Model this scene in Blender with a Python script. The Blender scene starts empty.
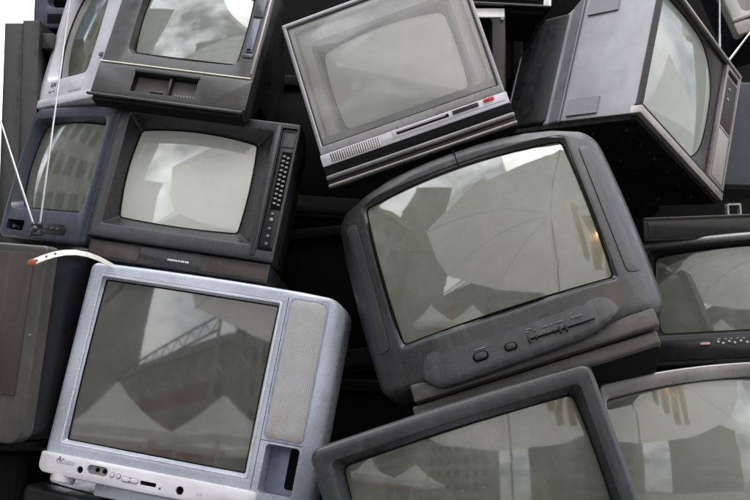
import bpy, bmesh, math, random
from mathutils import Vector, Matrix, Euler
random.seed(7)
R = math.radians
scene = bpy.context.scene
col = scene.collection
GROUND = 0.24

# ------------------------------------------------------------------ materials
def lin(c):
    return tuple((v/12.92 if v <= .04045 else ((v+.055)/1.055)**2.4) for v in c)
def c8(r, g, b): return lin((r/255, g/255, b/255))

def new_mat(name):
    m = bpy.data.materials.new(name); m.use_nodes = True
    nt = m.node_tree
    return m, nt, nt.nodes['Principled BSDF']

def coords(nt, scale=1.0):
    """object coordinates shifted by a per-object random amount"""
    tc = nt.nodes.new('ShaderNodeTexCoord'); oi = nt.nodes.new('ShaderNodeObjectInfo')
    mul = nt.nodes.new('ShaderNodeMath'); mul.operation = 'MULTIPLY'; mul.inputs[1].default_value = 37.0
    nt.links.new(oi.outputs['Random'], mul.inputs[0])
    add = nt.nodes.new('ShaderNodeVectorMath'); add.operation = 'ADD'
    nt.links.new(tc.outputs['Object'], add.inputs[0]); nt.links.new(mul.outputs[0], add.inputs[1])
    return add.outputs[0]

def noise(nt, vec, scale, detail=4, rough=.55, stretch=None):
    n = nt.nodes.new('ShaderNodeTexNoise'); n.inputs['Scale'].default_value = scale
    n.inputs['Detail'].default_value = detail; n.inputs['Roughness'].default_value = rough
    if stretch:
        mp = nt.nodes.new('ShaderNodeMapping'); mp.inputs['Scale'].default_value = stretch
        mp.inputs['Rotation'].default_value = (0, R(17), 0)
        nt.links.new(vec, mp.inputs['Vector']); vec = mp.outputs[0]
    nt.links.new(vec, n.inputs['Vector'])
    return n.outputs['Fac']

def ramp(nt, fac, p0, p1, v0=0.0, v1=1.0):
    r = nt.nodes.new('ShaderNodeMapRange'); r.inputs['From Min'].default_value = p0
    r.inputs['From Max'].default_value = p1; r.inputs['To Min'].default_value = v0; r.inputs['To Max'].default_value = v1
    nt.links.new(fac, r.inputs['Value']); return r.outputs['Result']

def mix(nt, fac, a, b):
    m = nt.nodes.new('ShaderNodeMix'); m.data_type = 'RGBA'
    for sock, v in ((m.inputs[6], a), (m.inputs[7], b)):
        if isinstance(v, tuple): sock.default_value = (*v[:3], 1)
        else: nt.links.new(v, sock)
    if isinstance(fac, float): m.inputs[0].default_value = fac
    else: nt.links.new(fac, m.inputs[0])
    return m.outputs[2]

def math_(nt, op, a, b=0.0):
    m = nt.nodes.new('ShaderNodeMath'); m.operation = op; m.use_clamp = False
    for s, v in ((m.inputs[0], a), (m.inputs[1], b)):
        if isinstance(v, (int, float)): s.default_value = v
        else: nt.links.new(v, s)
    return m.outputs[0]

DUST = (.25, .245, .255)
def plastic(name, base, rough=.45, metal=0.0, dust=.35, spec=.5, grain=.15, scratch=.5, wear=None):
    m, nt, p = new_mat(name); L = nt.links
    v = coords(nt)
    big = noise(nt, v, 5, 5); mid = noise(nt, v, 38, 6, .65); fine = noise(nt, v, 900, 2)
    dark = tuple(x*.72 for x in base); lite = tuple(min(1, x*1.22) for x in base)
    c = mix(nt, ramp(nt, big, .3, .72), dark, lite)
    # dust: blotches, and upward faces, where it also paints top-edge highlights
    geo = nt.nodes.new('ShaderNodeNewGeometry'); sx = nt.nodes.new('ShaderNodeSeparateXYZ')
    L.new(geo.outputs['Normal'], sx.inputs[0])
    up = ramp(nt, sx.outputs['Z'], .15, 1.0, 0.0, 1.0)
    blotch = ramp(nt, mid, .48, .78, 0, 1)
    d = math_(nt, 'MULTIPLY', math_(nt, 'ADD', math_(nt, 'MULTIPLY', up, .75), math_(nt, 'MULTIPLY', blotch, .25)), dust)
    nd = nt.nodes.new('ShaderNodeMath'); nd.operation = 'MULTIPLY'; nd.use_clamp = True
    L.new(d, nd.inputs[0]); L.new(ramp(nt, big, .25, .65, .35, 1.0), nd.inputs[1])
    c = mix(nt, nd.outputs[0], c, DUST)
    # scratches and rub marks
    s1 = ramp(nt, noise(nt, v, 26, 5, .7, (1, 1, 14)), .63, .70)
    s2 = ramp(nt, noise(nt, v, 22, 5, .7, (16, 1, 1)), .64, .71)
    sc = math_(nt, 'MULTIPLY', math_(nt, 'MAXIMUM', s1, s2), .36*scratch)
    c = mix(nt, sc, c, wear or tuple(min(1, x*2.2+.05) for x in base))
    ab = math_(nt, 'MULTIPLY', ramp(nt, noise(nt, v, 13, 8, .72), .55, .68), .06*min(1.5, scratch))
    c = mix(nt, ab, c, wear or tuple(min(1, x*2.2+.05) for x in base))
    # fine specks
    sp = ramp(nt, noise(nt, v, 210, 2, .5), .70, .76, 0, .35*scratch)
    c = mix(nt, sp, c, wear or tuple(min(1, x*2.0+.06) for x in base))
    # rubbed edges
    ew = math_(nt, 'MULTIPLY', ramp(nt, geo.outputs['Pointiness'], .52, .60), ramp(nt, mid, .38, .62, 0, .38*min(1.0, .4+scratch*.5)))
    c = mix(nt, ew, c, wear or tuple(min(1, x*2.4+.05) for x in base))
    # dried run-off marks
    dr = math_(nt, 'MULTIPLY', ramp(nt, noise(nt, v, 5, 6, .62, (6, 6, .55)), .54, .72), dust*.55)
    c = mix(nt, dr, c, DUST)
    L.new(c, p.inputs['Base Color'])
    rr_ = math_(nt, 'ADD', math_(nt, 'ADD', ramp(nt, mid, .3, .7, rough-.10, rough+.10), ramp(nt, big, .3, .7, -.06, .07)), math_(nt, 'MULTIPLY', nd.outputs[0], .35))
    L.new(rr_, p.inputs['Roughness'])
    p.inputs['Metallic'].default_value = metal
    p.inputs['Specular IOR Level'].default_value = spec
    if grain:
        b = nt.nodes.new('ShaderNodeBump'); b.inputs['Strength'].default_value = grain; b.inputs['Distance'].default_value = .0006
        L.new(fine, b.inputs['Height']); L.new(b.outputs[0], p.inputs['Normal'])
    return m

def screen_mat(name, base, ior=1.85, grime=.12, rough=.030):
    m, nt, p = new_mat(name); L = nt.links
    v = coords(nt)
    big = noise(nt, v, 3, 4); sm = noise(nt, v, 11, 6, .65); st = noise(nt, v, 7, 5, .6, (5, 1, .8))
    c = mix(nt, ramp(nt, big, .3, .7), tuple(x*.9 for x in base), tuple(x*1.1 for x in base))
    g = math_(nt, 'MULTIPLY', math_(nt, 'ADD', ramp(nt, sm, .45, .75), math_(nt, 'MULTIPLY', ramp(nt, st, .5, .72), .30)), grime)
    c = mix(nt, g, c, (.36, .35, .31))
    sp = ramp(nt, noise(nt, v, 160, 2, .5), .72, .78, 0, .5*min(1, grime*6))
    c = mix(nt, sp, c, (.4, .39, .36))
    L.new(c, p.inputs['Base Color'])
    L.new(math_(nt, 'ADD', ramp(nt, st, .4, .75, rough, rough+.012), math_(nt, 'MULTIPLY', g, .22)), p.inputs['Roughness'])
    p.inputs['IOR'].default_value = ior
    return m

def flat(name, base, rough=.5, metal=0., spec=.5):
    m, nt, p = new_mat(name)
    v = coords(nt); n = noise(nt, v, 60, 4)
    nt.links.new(mix(nt, ramp(nt, n, .3, .7), tuple(x*.85 for x in base), tuple(min(1, x*1.12) for x in base)), p.inputs['Base Color'])
    p.inputs['Roughness'].default_value = rough; p.inputs['Metallic'].default_value = metal
    p.inputs['Specular IOR Level'].default_value = spec
    return m

def grille_mat(name, base, hole, pitch=.004, size=.36, stain=None):
    """perforated plate: round holes on a square grid in the x-z plane"""
    m, nt, p = new_mat(name); L = nt.links
    tc = nt.nodes.new('ShaderNodeTexCoord'); sp = nt.nodes.new('ShaderNodeSeparateXYZ'); L.new(tc.outputs['Object'], sp.inputs[0])
    def cell(s): return math_(nt, 'SUBTRACT', math_(nt, 'FRACT', math_(nt, 'DIVIDE', s, pitch)), .5)
    fx, fz = cell(sp.outputs['X']), cell(sp.outputs['Z'])
    dd = math_(nt, 'SQRT', math_(nt, 'ADD', math_(nt, 'MULTIPLY', fx, fx), math_(nt, 'MULTIPLY', fz, fz)))
    h = ramp(nt, dd, size-.08, size+.08, 1, 0)
    v = coords(nt); n = noise(nt, v, 30, 6, .7)
    c = mix(nt, ramp(nt, n, .3, .7), tuple(x*.9 for x in base), tuple(min(1, x*1.08) for x in base))
    if stain:
        z0 = ramp(nt, sp.outputs['Z'], stain[0], stain[1], 1, 0)
        f = math_(nt, 'MULTIPLY', ramp(nt, noise(nt, v, 25, 6, .7, (2.2, 1, 1)), .5, .66), z0)
        c = mix(nt, math_(nt, 'MULTIPLY', f, .75), c, c8(170, 120, 80))
        d2 = math_(nt, 'MULTIPLY', ramp(nt, noise(nt, v, 120, 4, .7), .61, .67), .45)
        c = mix(nt, d2, c, (.09, .085, .08))
    c = mix(nt, h, c, hole)
    L.new(c, p.inputs['Base Color']); p.inputs['Roughness'].default_value = .6
    return m

def ridge_mat(name, a, b, pitch, axis='X'):
    """alternating fine slots"""
    m, nt, p = new_mat(name); L = nt.links
    tc = nt.nodes.new('ShaderNodeTexCoord'); sp = nt.nodes.new('ShaderNodeSeparateXYZ'); L.new(tc.outputs['Object'], sp.inputs[0])
    s = sp.outputs[axis]
    f = math_(nt, 'ABSOLUTE', math_(nt, 'SUBTRACT', math_(nt, 'FRACT', math_(nt, 'DIVIDE', s, pitch)), .5))
    L.new(mix(nt, ramp(nt, f, .18, .30), a, b), p.inputs['Base Color'])
    p.inputs['Roughness'].default_value = .55
    return m

def pane_mat(name, haze=.12):
    m, nt, p = new_mat(name); L = nt.links
    nt.nodes.remove(p); out = nt.nodes['Material Output']
    tr = nt.nodes.new('ShaderNodeBsdfTransparent'); gl = nt.nodes.new('ShaderNodeBsdfGlossy'); df = nt.nodes.new('ShaderNodeBsdfDiffuse')
    gl.inputs['Roughness'].default_value = .06; df.inputs['Color'].default_value = (.88, .88, .88, 1)
    fr = nt.nodes.new('ShaderNodeFresnel'); fr.inputs['IOR'].default_value = 1.65
    m1 = nt.nodes.new('ShaderNodeMixShader'); m2 = nt.nodes.new('ShaderNodeMixShader')
    v = coords(nt)
    L.new(ramp(nt, noise(nt, v, 9, 5, .6), .3, .7, haze*.7, haze*1.35), m1.inputs[0])  # white diffuse share stands in for glare on the pane
    L.new(tr.outputs[0], m1.inputs[1]); L.new(df.outputs[0], m1.inputs[2])
    L.new(fr.outputs[0], m2.inputs[0]); L.new(m1.outputs[0], m2.inputs[1]); L.new(gl.outputs[0], m2.inputs[2])
    L.new(m2.outputs[0], out.inputs['Surface'])
    return m

def canvas_mat(name, base, trans=.45):
    m, nt, p = new_mat(name); L = nt.links
    nt.nodes.remove(p); out = nt.nodes['Material Output']
    d = nt.nodes.new('ShaderNodeBsdfDiffuse'); t = nt.nodes.new('ShaderNodeBsdfTranslucent'); mx = nt.nodes.new('ShaderNodeMixShader')
    c = mix(nt, ramp(nt, noise(nt, coords(nt), 1.5, 4), .3, .7), tuple(x*.85 for x in base), base)
    L.new(c, d.inputs[0]); L.new(c, t.inputs[0]); mx.inputs[0].default_value = trans
    L.new(d.outputs[0], mx.inputs[1]); L.new(t.outputs[0], mx.inputs[2]); L.new(mx.outputs[0], out.inputs['Surface'])
    return m

M = {}
M['silver'] = plastic('pale blue silver plastic', (.425, .455, .540), .27, .3, .12, scratch=.15, grain=.05, wear=(.42, .44, .50))
M['silverlip'] = plastic('bright bezel lip', (.60, .63, .70), .22, .3, .08, scratch=.15, grain=.05, wear=(.58, .60, .64))
M['strip'] = plastic('white silver strip', (.66, .65, .69), .32, .15, .15, scratch=.6, grain=.05, wear=(.3, .25, .25))
M['silverpocket'] = plastic('pocket blue silver', (.24, .28, .38), .4, .2, .15, scratch=.3)
M['black'] = plastic('black plastic', (.006, .006, .007), .36, 0, .04, spec=.4)
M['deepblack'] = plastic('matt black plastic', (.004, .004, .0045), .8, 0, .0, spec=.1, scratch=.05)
M['charcoal'] = plastic('charcoal plastic', (.014, .014, .0165), .34, 0, .06)
M['charcoalfront'] = plastic('charcoal front', (.0155, .0155, .019), .31, 0, .07, scratch=.9)
M['warmblack'] = plastic('warm charcoal plastic', (.0165, .0155, .015), .35, 0, .07, scratch=.8)
M['centre'] = plastic('dark slate plastic', (.023, .023, .0255), .33, 0, .17, scratch=1.2, wear=(.19, .185, .185))
M['centrelite'] = plastic('slate speaker cloth', (.034, .034, .038), .5, 0, .14, scratch=.6)
M['chin'] = plastic('scuffed slate panel', (.0245, .0245, .029), .35, 0, .30, scratch=2.2, wear=(.21, .21, .23))
M['mid'] = plastic('slate grey plastic', (.034, .035, .039), .29, 0, .17, scratch=1.0)
M['bluebk'] = plastic('navy charcoal plastic', (.021, .026, .044), .31, 0, .14, scratch=.9)
M['palegrey'] = plastic('pale lilac grey plastic', (.50, .49, .55), .42, .05, .25, scratch=.6, wear=(.28, .25, .25))
M['sidegrey'] = plastic('lilac grey painted side', (.29, .285, .31), .40, .1, .2, scratch=1.2, wear=(.16, .15, .15))
M['sidegrey2'] = plastic('grey bevel', (.15, .148, .165), .45, .1, .2)
M['brownmetal'] = plastic('brown grey trim', (.19, .178, .178), .30, .6, .10, scratch=.12, wear=(.4, .38, .37))
M['darkbrown'] = plastic('dark brown glossy panel', (.022, .019, .0185), .42, 0, .05, spec=.25)
M['palebrown'] = plastic('champagne trim', (.29, .265, .25), .30, .5, .10, scratch=.15, wear=(.5, .48, .45))
M['lilac'] = plastic('pale funnel plastic', (.84, .82, .84), .5, 0, .05, scratch=.1)
M['paletrim'] = plastic('beige grey frame', (.22, .215, .195), .45, 0, .2, scratch=.6)
M['coolframe'] = plastic('cool silver frame', (.26, .255, .265), .3, .5, .1, scratch=.15)
M['funnelgrey'] = plastic('grey funnel plastic', (.24, .235, .245), .5, 0, .1, scratch=.3)  # lower band's own grey; on the funnel step it stands in for shade
M['brownfabric'] = plastic('brown speaker cloth', (.038, .029, .026), .8, 0, .16, scratch=.8)
M['browngrey'] = plastic('dusty grey frame', (.050, .047, .044), .45, 0, .14, scratch=1.0)
M['redpl'] = flat('red button', (.55, .015, .03), .3)
M['pinkpl'] = flat('dusty pink button', (.42, .27, .28), .4)
M['whiteline'] = flat('cream trim line', (.66, .62, .50), .3, .2)
M['metal'] = flat('bright rod metal', (.46, .46, .47), .3, .9)
M['keys'] = flat('pale key caps', (.22, .21, .21), .4, .1)
M['ink'] = flat('dark ink', (.12, .12, .14), .5)
M['inklite'] = flat('grey ink', (.33, .33, .36), .5)
M['inkwhite'] = flat('white ink', (.55, .55, .58), .5)
M['inkdim'] = flat('worn pale ink', (.16, .165, .19), .5)
M['strap'] = plastic('cream strap', (.66, .63, .57), .5, 0, .1, scratch=.5, grain=0)
M['rust'] = plastic('rusty strap end', (.30, .085, .03), .8, 0, .1, scratch=1.0, wear=(.2, .08, .03))
M['wire'] = flat('black cable', (.012, .012, .012), .5)
M['bluetag'] = plastic('blue grey plate', (.062, .075, .11), .3, 0, .2, scratch=1.6)
M['hole'] = flat('dark hole', (.004, .004, .004), .9, 0, .1)
M['pocketdust'] = plastic('dusty pocket floor', (.075, .065, .066), .7, 0, .5, scratch=1.2)
M['silvergrille'] = grille_mat('perforated silver grille', (.39, .39, .40), (.20, .20, .205), .0046, .30, (.19, .33))
M['vent'] = ridge_mat('side vent slots', (.235, .23, .25), (.12, .117, .128), .0045, 'Z')
M['slots'] = ridge_mat('speaker slots', (.03, .03, .03), (.50, .49, .49), .0068, 'X')
M['ribs'] = ridge_mat('ribbed strip', (.16, .15, .145), (.28, .27, .265), .008, 'X')
M['pane'] = pane_mat('protective pane', .10)
M['scr_silver'] = screen_mat('flat dark screen', (.056, .056, .050), 2.0, .06)
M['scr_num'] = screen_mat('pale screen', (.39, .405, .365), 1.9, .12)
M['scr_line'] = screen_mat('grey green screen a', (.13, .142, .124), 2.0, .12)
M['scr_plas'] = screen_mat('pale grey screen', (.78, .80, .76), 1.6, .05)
M['scr_centre'] = screen_mat('grey green screen b', (.118, .124, .096), 1.95, .12)
M['scr_mid'] = screen_mat('olive grey screen', (.088, .093, .072), 1.85, .16)
M['scr_right'] = screen_mat('olive grey screen b', (.16, .168, .135), 2.0, .10)
M['scr_rm'] = screen_mat('olive grey screen c', (.10, .108, .086), 2.0, .16)
M['scr_tilt'] = screen_mat('pale mint screen', (.25, .265, .245), 1.7, .08)
M['scr_left'] = screen_mat('olive screen', (.075, .08, .062), 2.0, .2)
M['scr_dark'] = screen_mat('dark screen', (.003, .003, .003), 1.12, .0, .45)

# ------------------------------------------------------------------ mesh tools
def finish(name, bm, mat, parent=None, smooth=True, angle=32):
    bmesh.ops.recalc_face_normals(bm, faces=bm.faces[:])
    me = bpy.data.meshes.new(name); bm.to_mesh(me); bm.free()
    for p in me.polygons: p.use_smooth = smooth
    if smooth: me.set_sharp_from_angle(angle=R(angle))
    me.materials.append(mat)
    o = bpy.data.objects.new(name, me); col.objects.link(o)
    if parent is not None: o.parent = parent
    return o

def rr(x0, x1, z0, z1, r, bow=(0, 0, 0, 0), nc=8, ne=10):
    """rounded rectangle outline, seen from the front, anticlockwise; bow = bulge of bottom, right, top, left"""
    if not isinstance(r, (tuple, list)): r = (r,)*4
    cs = [(x0+r[0], z0+r[0], r[0], 180), (x1-r[1], z0+r[1], r[1], 270), (x1-r[2], z1-r[2], r[2], 0), (x0+r[3], z1-r[3], r[3], 90)]
    pts = []
    for i, (cx, cz, rad, a0) in enumerate(cs):
        for k in range(nc+1):
            a = R(a0+90*k/nc); pts.append((cx+rad*math.cos(a), cz+rad*math.sin(a)))
        n = cs[(i+1) % 4]; a = R(n[3]); q = (n[0]+n[2]*math.cos(a), n[1]+n[2]*math.sin(a)); p = pts[-1]
        for k in range(1, ne):
            t = k/ne; pts.append((p[0]+(q[0]-p[0])*t, p[1]+(q[1]-p[1])*t))
    hx, hz, xc, zc = (x1-x0)/2, (z1-z0)/2, (x0+x1)/2, (z0+z1)/2
    out = []
    for x, z in pts:
        u, w = (x-xc)/hx, (z-zc)/hz
        bx = bow[1] if u > 0 else bow[3]; bz = bow[2] if w > 0 else bow[0]
        out.append((x+bx*u*max(0, 1-w*w), z+bz*w*max(0, 1-u*u)))
    return out

def ring(rect, y, dx=0.0, yf=None, nc=8, ne=10):
    """rect = (x0,x1,z0,z1,r,bow); dx insets the outline; yf adds a depth that varies over the face"""
    x0, x1, z0, z1, r = rect[:5]; bow = rect[5] if len(rect) > 5 else (0, 0, 0, 0)
    rs = r if isinstance(r, (tuple, list)) else (r,)*4
    rs = tuple(max(.0008, v-dx) for v in rs)
    return [Vector((x, y+(yf(x, z) if yf else 0), z)) for x, z in rr(x0+dx, x1-dx, z0+dx, z1-dx, rs, bow, nc, ne)]

def loft(bm, rings, closed=False, cap0=False, cap1=False):
    vs = [[bm.verts.new(p) for p in r_] for r_ in rings]
    n = len(vs[0]); pairs = list(zip(vs, vs[1:])) + ([(vs[-1], vs[0])] if closed else [])
    for a, b in pairs:
        for i in range(n):
            j = (i+1) % n; bm.faces.new((a[i], a[j], b[j], b[i]))
    if cap0: bm.faces.new(vs[0])
    if cap1: bm.faces.new(vs[-1])
    return vs

def pad(bm, x0, x1, z0, z1, r, y0, y1, bev=.001, yf=None, bow=(0, 0, 0, 0), nc=5, ne=4):
    rc = (x0, x1, z0, z1, r, bow)
    rgs = [ring(rc, y1, 0, yf, nc, ne), ring(rc, y0+bev, 0, yf, nc, ne), ring(rc, y0+bev*.3, bev*.3, yf, nc, ne), ring(rc, y0, bev, yf, nc, ne)]
    if yf:                                       # follow the curved face right across, not only along the outline
        last = rgs[-1]; mx, mz = (x0+x1)/2, (z0+z1)/2
        for k in range(1, 9):
            q = 1-k/8*.98
            rgs.append([Vector((mx+(p.x-mx)*q, y0+yf(mx+(p.x-mx)*q, mz+(p.z-mz)*q), mz+(p.z-mz)*q)) for p in last])
    loft(bm, rgs, cap0=True, cap1=True)

def part(name, mat, parent, *pads, **kw):
    bm = bmesh.new()
    for a in pads: pad(bm, *a, **kw)
    return finish(name, bm, M[mat], parent)

def poly_pad(bm, pts, y0, y1, bev=.002, yf=None):
    """closed smooth outline extruded towards the viewer"""
    cx = sum(p[0] for p in pts)/len(pts); cz = sum(p[1] for p in pts)/len(pts)
    def rg(y, k): return [Vector((cx+(x-cx)*k, y+(yf(x, z) if yf else 0), cz+(z-cz)*k)) for x, z in pts]
    loft(bm, [rg(y1, 1), rg(y0+bev, 1), rg(y0, .985)], cap0=True, cap1=True)

def smooth_outline(ctrl, n=8):
    """closed Catmull-Rom curve through points"""
    out = []; m = len(ctrl)
    for i in range(m):
        p0, p1, p2, p3 = (Vector(ctrl[(i+k-1) % m]) for k in range(4))
        for k in range(n):
            t = k/n
            out.append(tuple(.5*((2*p1)+(-p0+p2)*t+(2*p0-5*p1+4*p2-p3)*t*t+(-p0+3*p1-3*p2+p3)*t**3)))
    return out

def tube(bm, pts, rad, n=10):
    pts = [Vector(p) for p in pts]; rads = rad if isinstance(rad, (list, tuple)) else [rad]*len(pts)
    rings = []
    for i, p in enumerate(pts):
        d = (pts[min(i+1, len(pts)-1)]-pts[max(i-1, 0)]).normalized()
        a = d.orthogonal().normalized() if i == 0 else (rings_a - d*rings_a.dot(d)).normalized()
        rings_a = a; b = d.cross(a)
        rings.append([p+(a*math.cos(2*math.pi*k/n)+b*math.sin(2*math.pi*k/n))*rads[i] for k in range(n)])
    loft(bm, rings, cap0=True, cap1=True)

def cut(o, bm_cutter):
    """boolean difference baked into the mesh"""
    c = finish('cutter', bm_cutter, M['hole'])
    md = o.modifiers.new('cut', 'BOOLEAN'); md.operation = 'DIFFERENCE'; md.solver = 'EXACT'; md.object = c
    par = o.parent; o.parent = None
    bpy.context.view_layer.update()
    dg = bpy.context.evaluated_depsgraph_get()
    me = bpy.data.meshes.new_from_object(o.evaluated_get(dg))
    o.modifiers.clear(); old = o.data; nm = old.name; mat = old.materials[0]
    me.materials.clear(); me.materials.append(mat)
    for p in me.polygons: p.use_smooth = True
    me.set_sharp_from_angle(angle=R(32))
    o.data = me; bpy.data.meshes.remove(old); me.name = nm; o.parent = par
    cm = c.data; bpy.data.objects.remove(c); bpy.data.meshes.remove(cm)

def writing(name, body, size, x, y, z, mat, parent, shear=0.0, width=1.0, bold=0.0):
    cu = bpy.data.curves.new(name, 'FONT'); cu.body = body; cu.size = size; cu.shear = shear; cu.extrude = .0003; cu.offset = bold
    to = bpy.data.objects.new(name, cu); col.objects.link(to); bpy.context.view_layer.update()
    me = bpy.data.meshes.new_from_object(to.evaluated_get(bpy.context.evaluated_depsgraph_get()))
    bpy.data.objects.remove(to); bpy.data.curves.remove(cu)
    me.transform(Matrix.Translation((x, y, z)) @ Matrix.Rotation(R(90), 4, 'X') @ Matrix.Scale(width, 4, (1, 0, 0)))
    me.materials.clear(); me.materials.append(M[mat])
    o = bpy.data.objects.new(name, me); col.objects.link(o); o.parent = parent
    return o

def tag(o, label, cat, group=None, kind=None):
    if label: o['label'] = label
    if cat: o['category'] = cat
    if group: o['group'] = group
    if kind: o['kind'] = kind
    return o

def root(name, loc, rot, label, cat, group=None):
    o = bpy.data.objects.new(name, None); col.objects.link(o); o.empty_display_size = .05
    o.location = loc; o.rotation_euler = tuple(R(a) for a in rot)
    return tag(o, label, cat, group)

PILE = 'old televisions stacked in a pile'

def television(loc, rot, label, outer, opening, glass, fd, bulge, frame, cabmat, scr, bev=.012, d1=.07,
               mid=None, back=None, yf=None, lip=None, funnel=None, cabinet_rect=None, gasket=.0035):
    """a cathode-ray set: front_frame (one closed ring with the funnel), cabinet, screen.
    outer / opening / glass = rects in local x-z; fd = depth of the glass edge; bulge = sphere radius of the glass"""
    t = root('television', loc, rot, label, 'television', PILE)
    gx, gz = (glass[0]+glass[1])/2, (glass[2]+glass[3])/2
    hx, hz = (glass[1]-glass[0])/2, (glass[3]-glass[2])/2
    rm2 = (hx*hx+hz*hz)*.55
    def gy(x, z): return fd + ((x-gx)**2+(z-gz)**2-rm2)/(2*bulge)
    f0 = lambda x, z: (yf(x, z) if yf else 0)
    rings = [ring(outer, d1, .004, f0), ring(outer, d1-.003, 0, f0), ring(outer, bev, 0, f0), ring(outer, bev*.45, bev*.14, f0),
             ring(outer, bev*.14, bev*.45, f0), ring(outer, 0, bev, f0)]
    frame_rings = list(rings)
    if yf:
        a_, b_ = ring(outer, 0, bev), ring(opening, 0, -.004)
        for k in range(1, 9):
            q = k/9; rg_ = [pa.lerp(pb, q) for pa, pb in zip(a_, b_)]
            for p in rg_: p.y = f0(p.x, p.z)
            frame_rings.append(rg_)
    if funnel is None:
        frame_rings += [ring(opening, 0, -.004, f0), ring(opening, .0012, -.0012, f0), ring(opening, .004, 0, f0)]
        g = [p.copy() for p in ring(glass, 0)]
        for p in g: p.y = gy(p.x, p.z)-.0005
        frame_rings.append(g)
        g2 = [Vector((p.x, p.y+.02, p.z)) for p in g]; frame_rings.append(g2)
        frame_rings.append([Vector((p.x, max(d1, fd+.03)+.02, p.z)) for p in g])
        bm = bmesh.new(); loft(bm, frame_rings, closed=True)
        fo = finish('front_frame', bm, M[frame], t)
    else:
        frame_rings += [ring(opening, 0, -.003, f0), ring(opening, .003, 0, f0), ring(opening, .02, 0, f0), ring(opening, d1+.01, -.001, f0)]
        bm = bmesh.new(); loft(bm, frame_rings, closed=True)
        fo = finish('front_frame', bm, M[frame], t)
        g = [p.copy() for p in ring(glass, 0)]
        for p in g: p.y = gy(p.x, p.z)-.0005
        fr = []
        for (rc, y) in funnel['steps']: fr.append(ring(rc, y))
        fr.append(g); fr.append([Vector((p.x, p.y+.02, p.z)) for p in g]); fr.append([Vector((p.x, fd+.09, p.z)) for p in g])
        fr.append(ring(funnel['steps'][0][0], fd+.09))
        bm = bmesh.new(); loft(bm, fr, closed=True); finish('funnel', bm, M[funnel['mat']], t, angle=25)
    # glass
    base = [(p.x, p.z) for p in ring(glass, 0, -.004)]
    bm = bmesh.new(); rgs = []
    for k in range(13):
        s = 1-k/12*.985
        rgs.append([Vector((gx+(x-gx)*s, gy(gx+(x-gx)*s, gz+(z-gz)*s), gz+(z-gz)*s)) for x, z in base])
    loft(bm, rgs, cap1=True); sc = finish('screen', bm, M[scr], t, angle=60)
    gk = []
    for off, dy in ((-gasket, .02), (-gasket, -.002), (.0012, -.0035), (.0012, .02)):
        g = ring(glass, 0, off)
        for p in g: p.y = gy(p.x, p.z)+dy
        gk.append(g)
    bm = bmesh.new(); loft(bm, gk, closed=True); finish('screen_gasket', bm, M['hole'], t)
    # cabinet
    cr = cabinet_rect or outer
    if mid is None: mid = (cr[0]+.02, cr[1]-.02, cr[2]+.005, cr[3]-.02, .03, .16)
    if back is None: back = (cr[0]+.10, cr[1]-.10, cr[2]+.03, cr[3]-.11, .05, .40)
    bm = bmesh.new()
    loft(bm, [ring(cr, d1-.006, .012, f0), ring(cr, d1+.0035, .004, f0), ring(cr, d1+.012, .003, f0), ring(mid[:5], mid[5]-.012), ring(mid[:5], mid[5], .004),
              ring(back[:5], back[5]-.012), ring(back[:5], back[5]-.003, .004), ring(back[:5], back[5], .014)], cap0=False, cap1=True)
    cab = finish('cabinet', bm, M[cabmat], t)
    return t, fo, cab, sc

def knob(bm, x, z, r, y0, y1, bev=.001): pad(bm, x-r, x+r, z-r, z+r, r*.999, y0, y1, bev, nc=5, ne=1)

# ================================================================== THE PILE
# ---- silver-blue set, lower left
w, h = .354, .599
edge = lambda x, z: .055*max(0, (x-.30)/.10)**2.2
t, fo, cab, sc = television((-.575, -.025, .762), (-8.99, 8.78, -10.11),
    'pale silver-blue television with a flat screen and a perforated speaker grille',
    (-.362, .398, 0, .602, (.02, .03, .05, .022), (0, 0, .006, 0)), (-.322, .222, .086, .568, .006), (-.312, .210, .097, .557, .004), .014, 5.0,
    'silver', 'silver', 'scr_silver', bev=.010, d1=.10, yf=edge, mid=(-.33, .37, .01, .575, .04, .20), back=(-.22, .25, .04, .46, .06, .44))
bm = bmesh.new(); pad(bm, .258, .350, .056, .184, .010, -.03, .078, .001); cut(fo, bm)
bm = bmesh.new(); pad(bm, .2585, .3495, .0565, .1835, .010, .070, .077, .0005); finish('pocket_floor', bm, M['silverpocket'], t)
part('pocket_dark_pad', 'hole', t, (.312, .3490, .072, .1825, .008, .0655, .071, .0005))  # black pad over the right part of the pocket floor
# bright inner lip of the bezel
bm = bmesh.new()
lo = (-.3245, .2245, .0835, .5705, .008); li = (-.3185, .2185, .0895, .5645, .005)
loft(bm, [ring(lo, .004), ring(lo, -.001), ring(lo, -.002, .0012), ring(li, -.0015), ring(li, .006)], closed=True)
finish('bezel_lip', bm, M['silverlip'], t)
gp = bmesh.new(); pad(gp, .250, .352, .200, .580, (.012, .012, .028, .018), -.003, .02, .002, edge, ne=12); finish('speaker_grille', gp, M['silvergrille'], t)
gv = bmesh.new()
loft(gv, [ring((.2445, .3555, .1945, .5855, .020), .004, 0, edge), ring((.2445, .3555, .1945, .5855, .020), -.001, 0, edge), ring((.248, .352, .198, .582, .018), -.001, 0, edge), ring((.248, .352, .198, .582, .018), .004, 0, edge)], closed=True)
finish('grille_rim', gv, M['silverpocket'], t)
part('panel_seam', 'hole', t, (.2385, .2400, .06, .585, .0006, -.0006, .004, .0003)); part('panel_seam', 'hole', t, (.2405, .355, .1905, .1920, .0006, -.0006, .004, .0003), yf=edge, ne=8)
bm = bmesh.new(); pad(bm, -.366, .262, 0, .0555, (.022, .014, .014, .006), -.012, .02, .005, bow=(.004, 0, 0, 0), ne=10)
st = finish('control_strip', bm, M['strip'], t)
bm = bmesh.new()
pad(bm, -.222, -.160, .019, .043, .0115, -.03, .006, .001)
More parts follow.
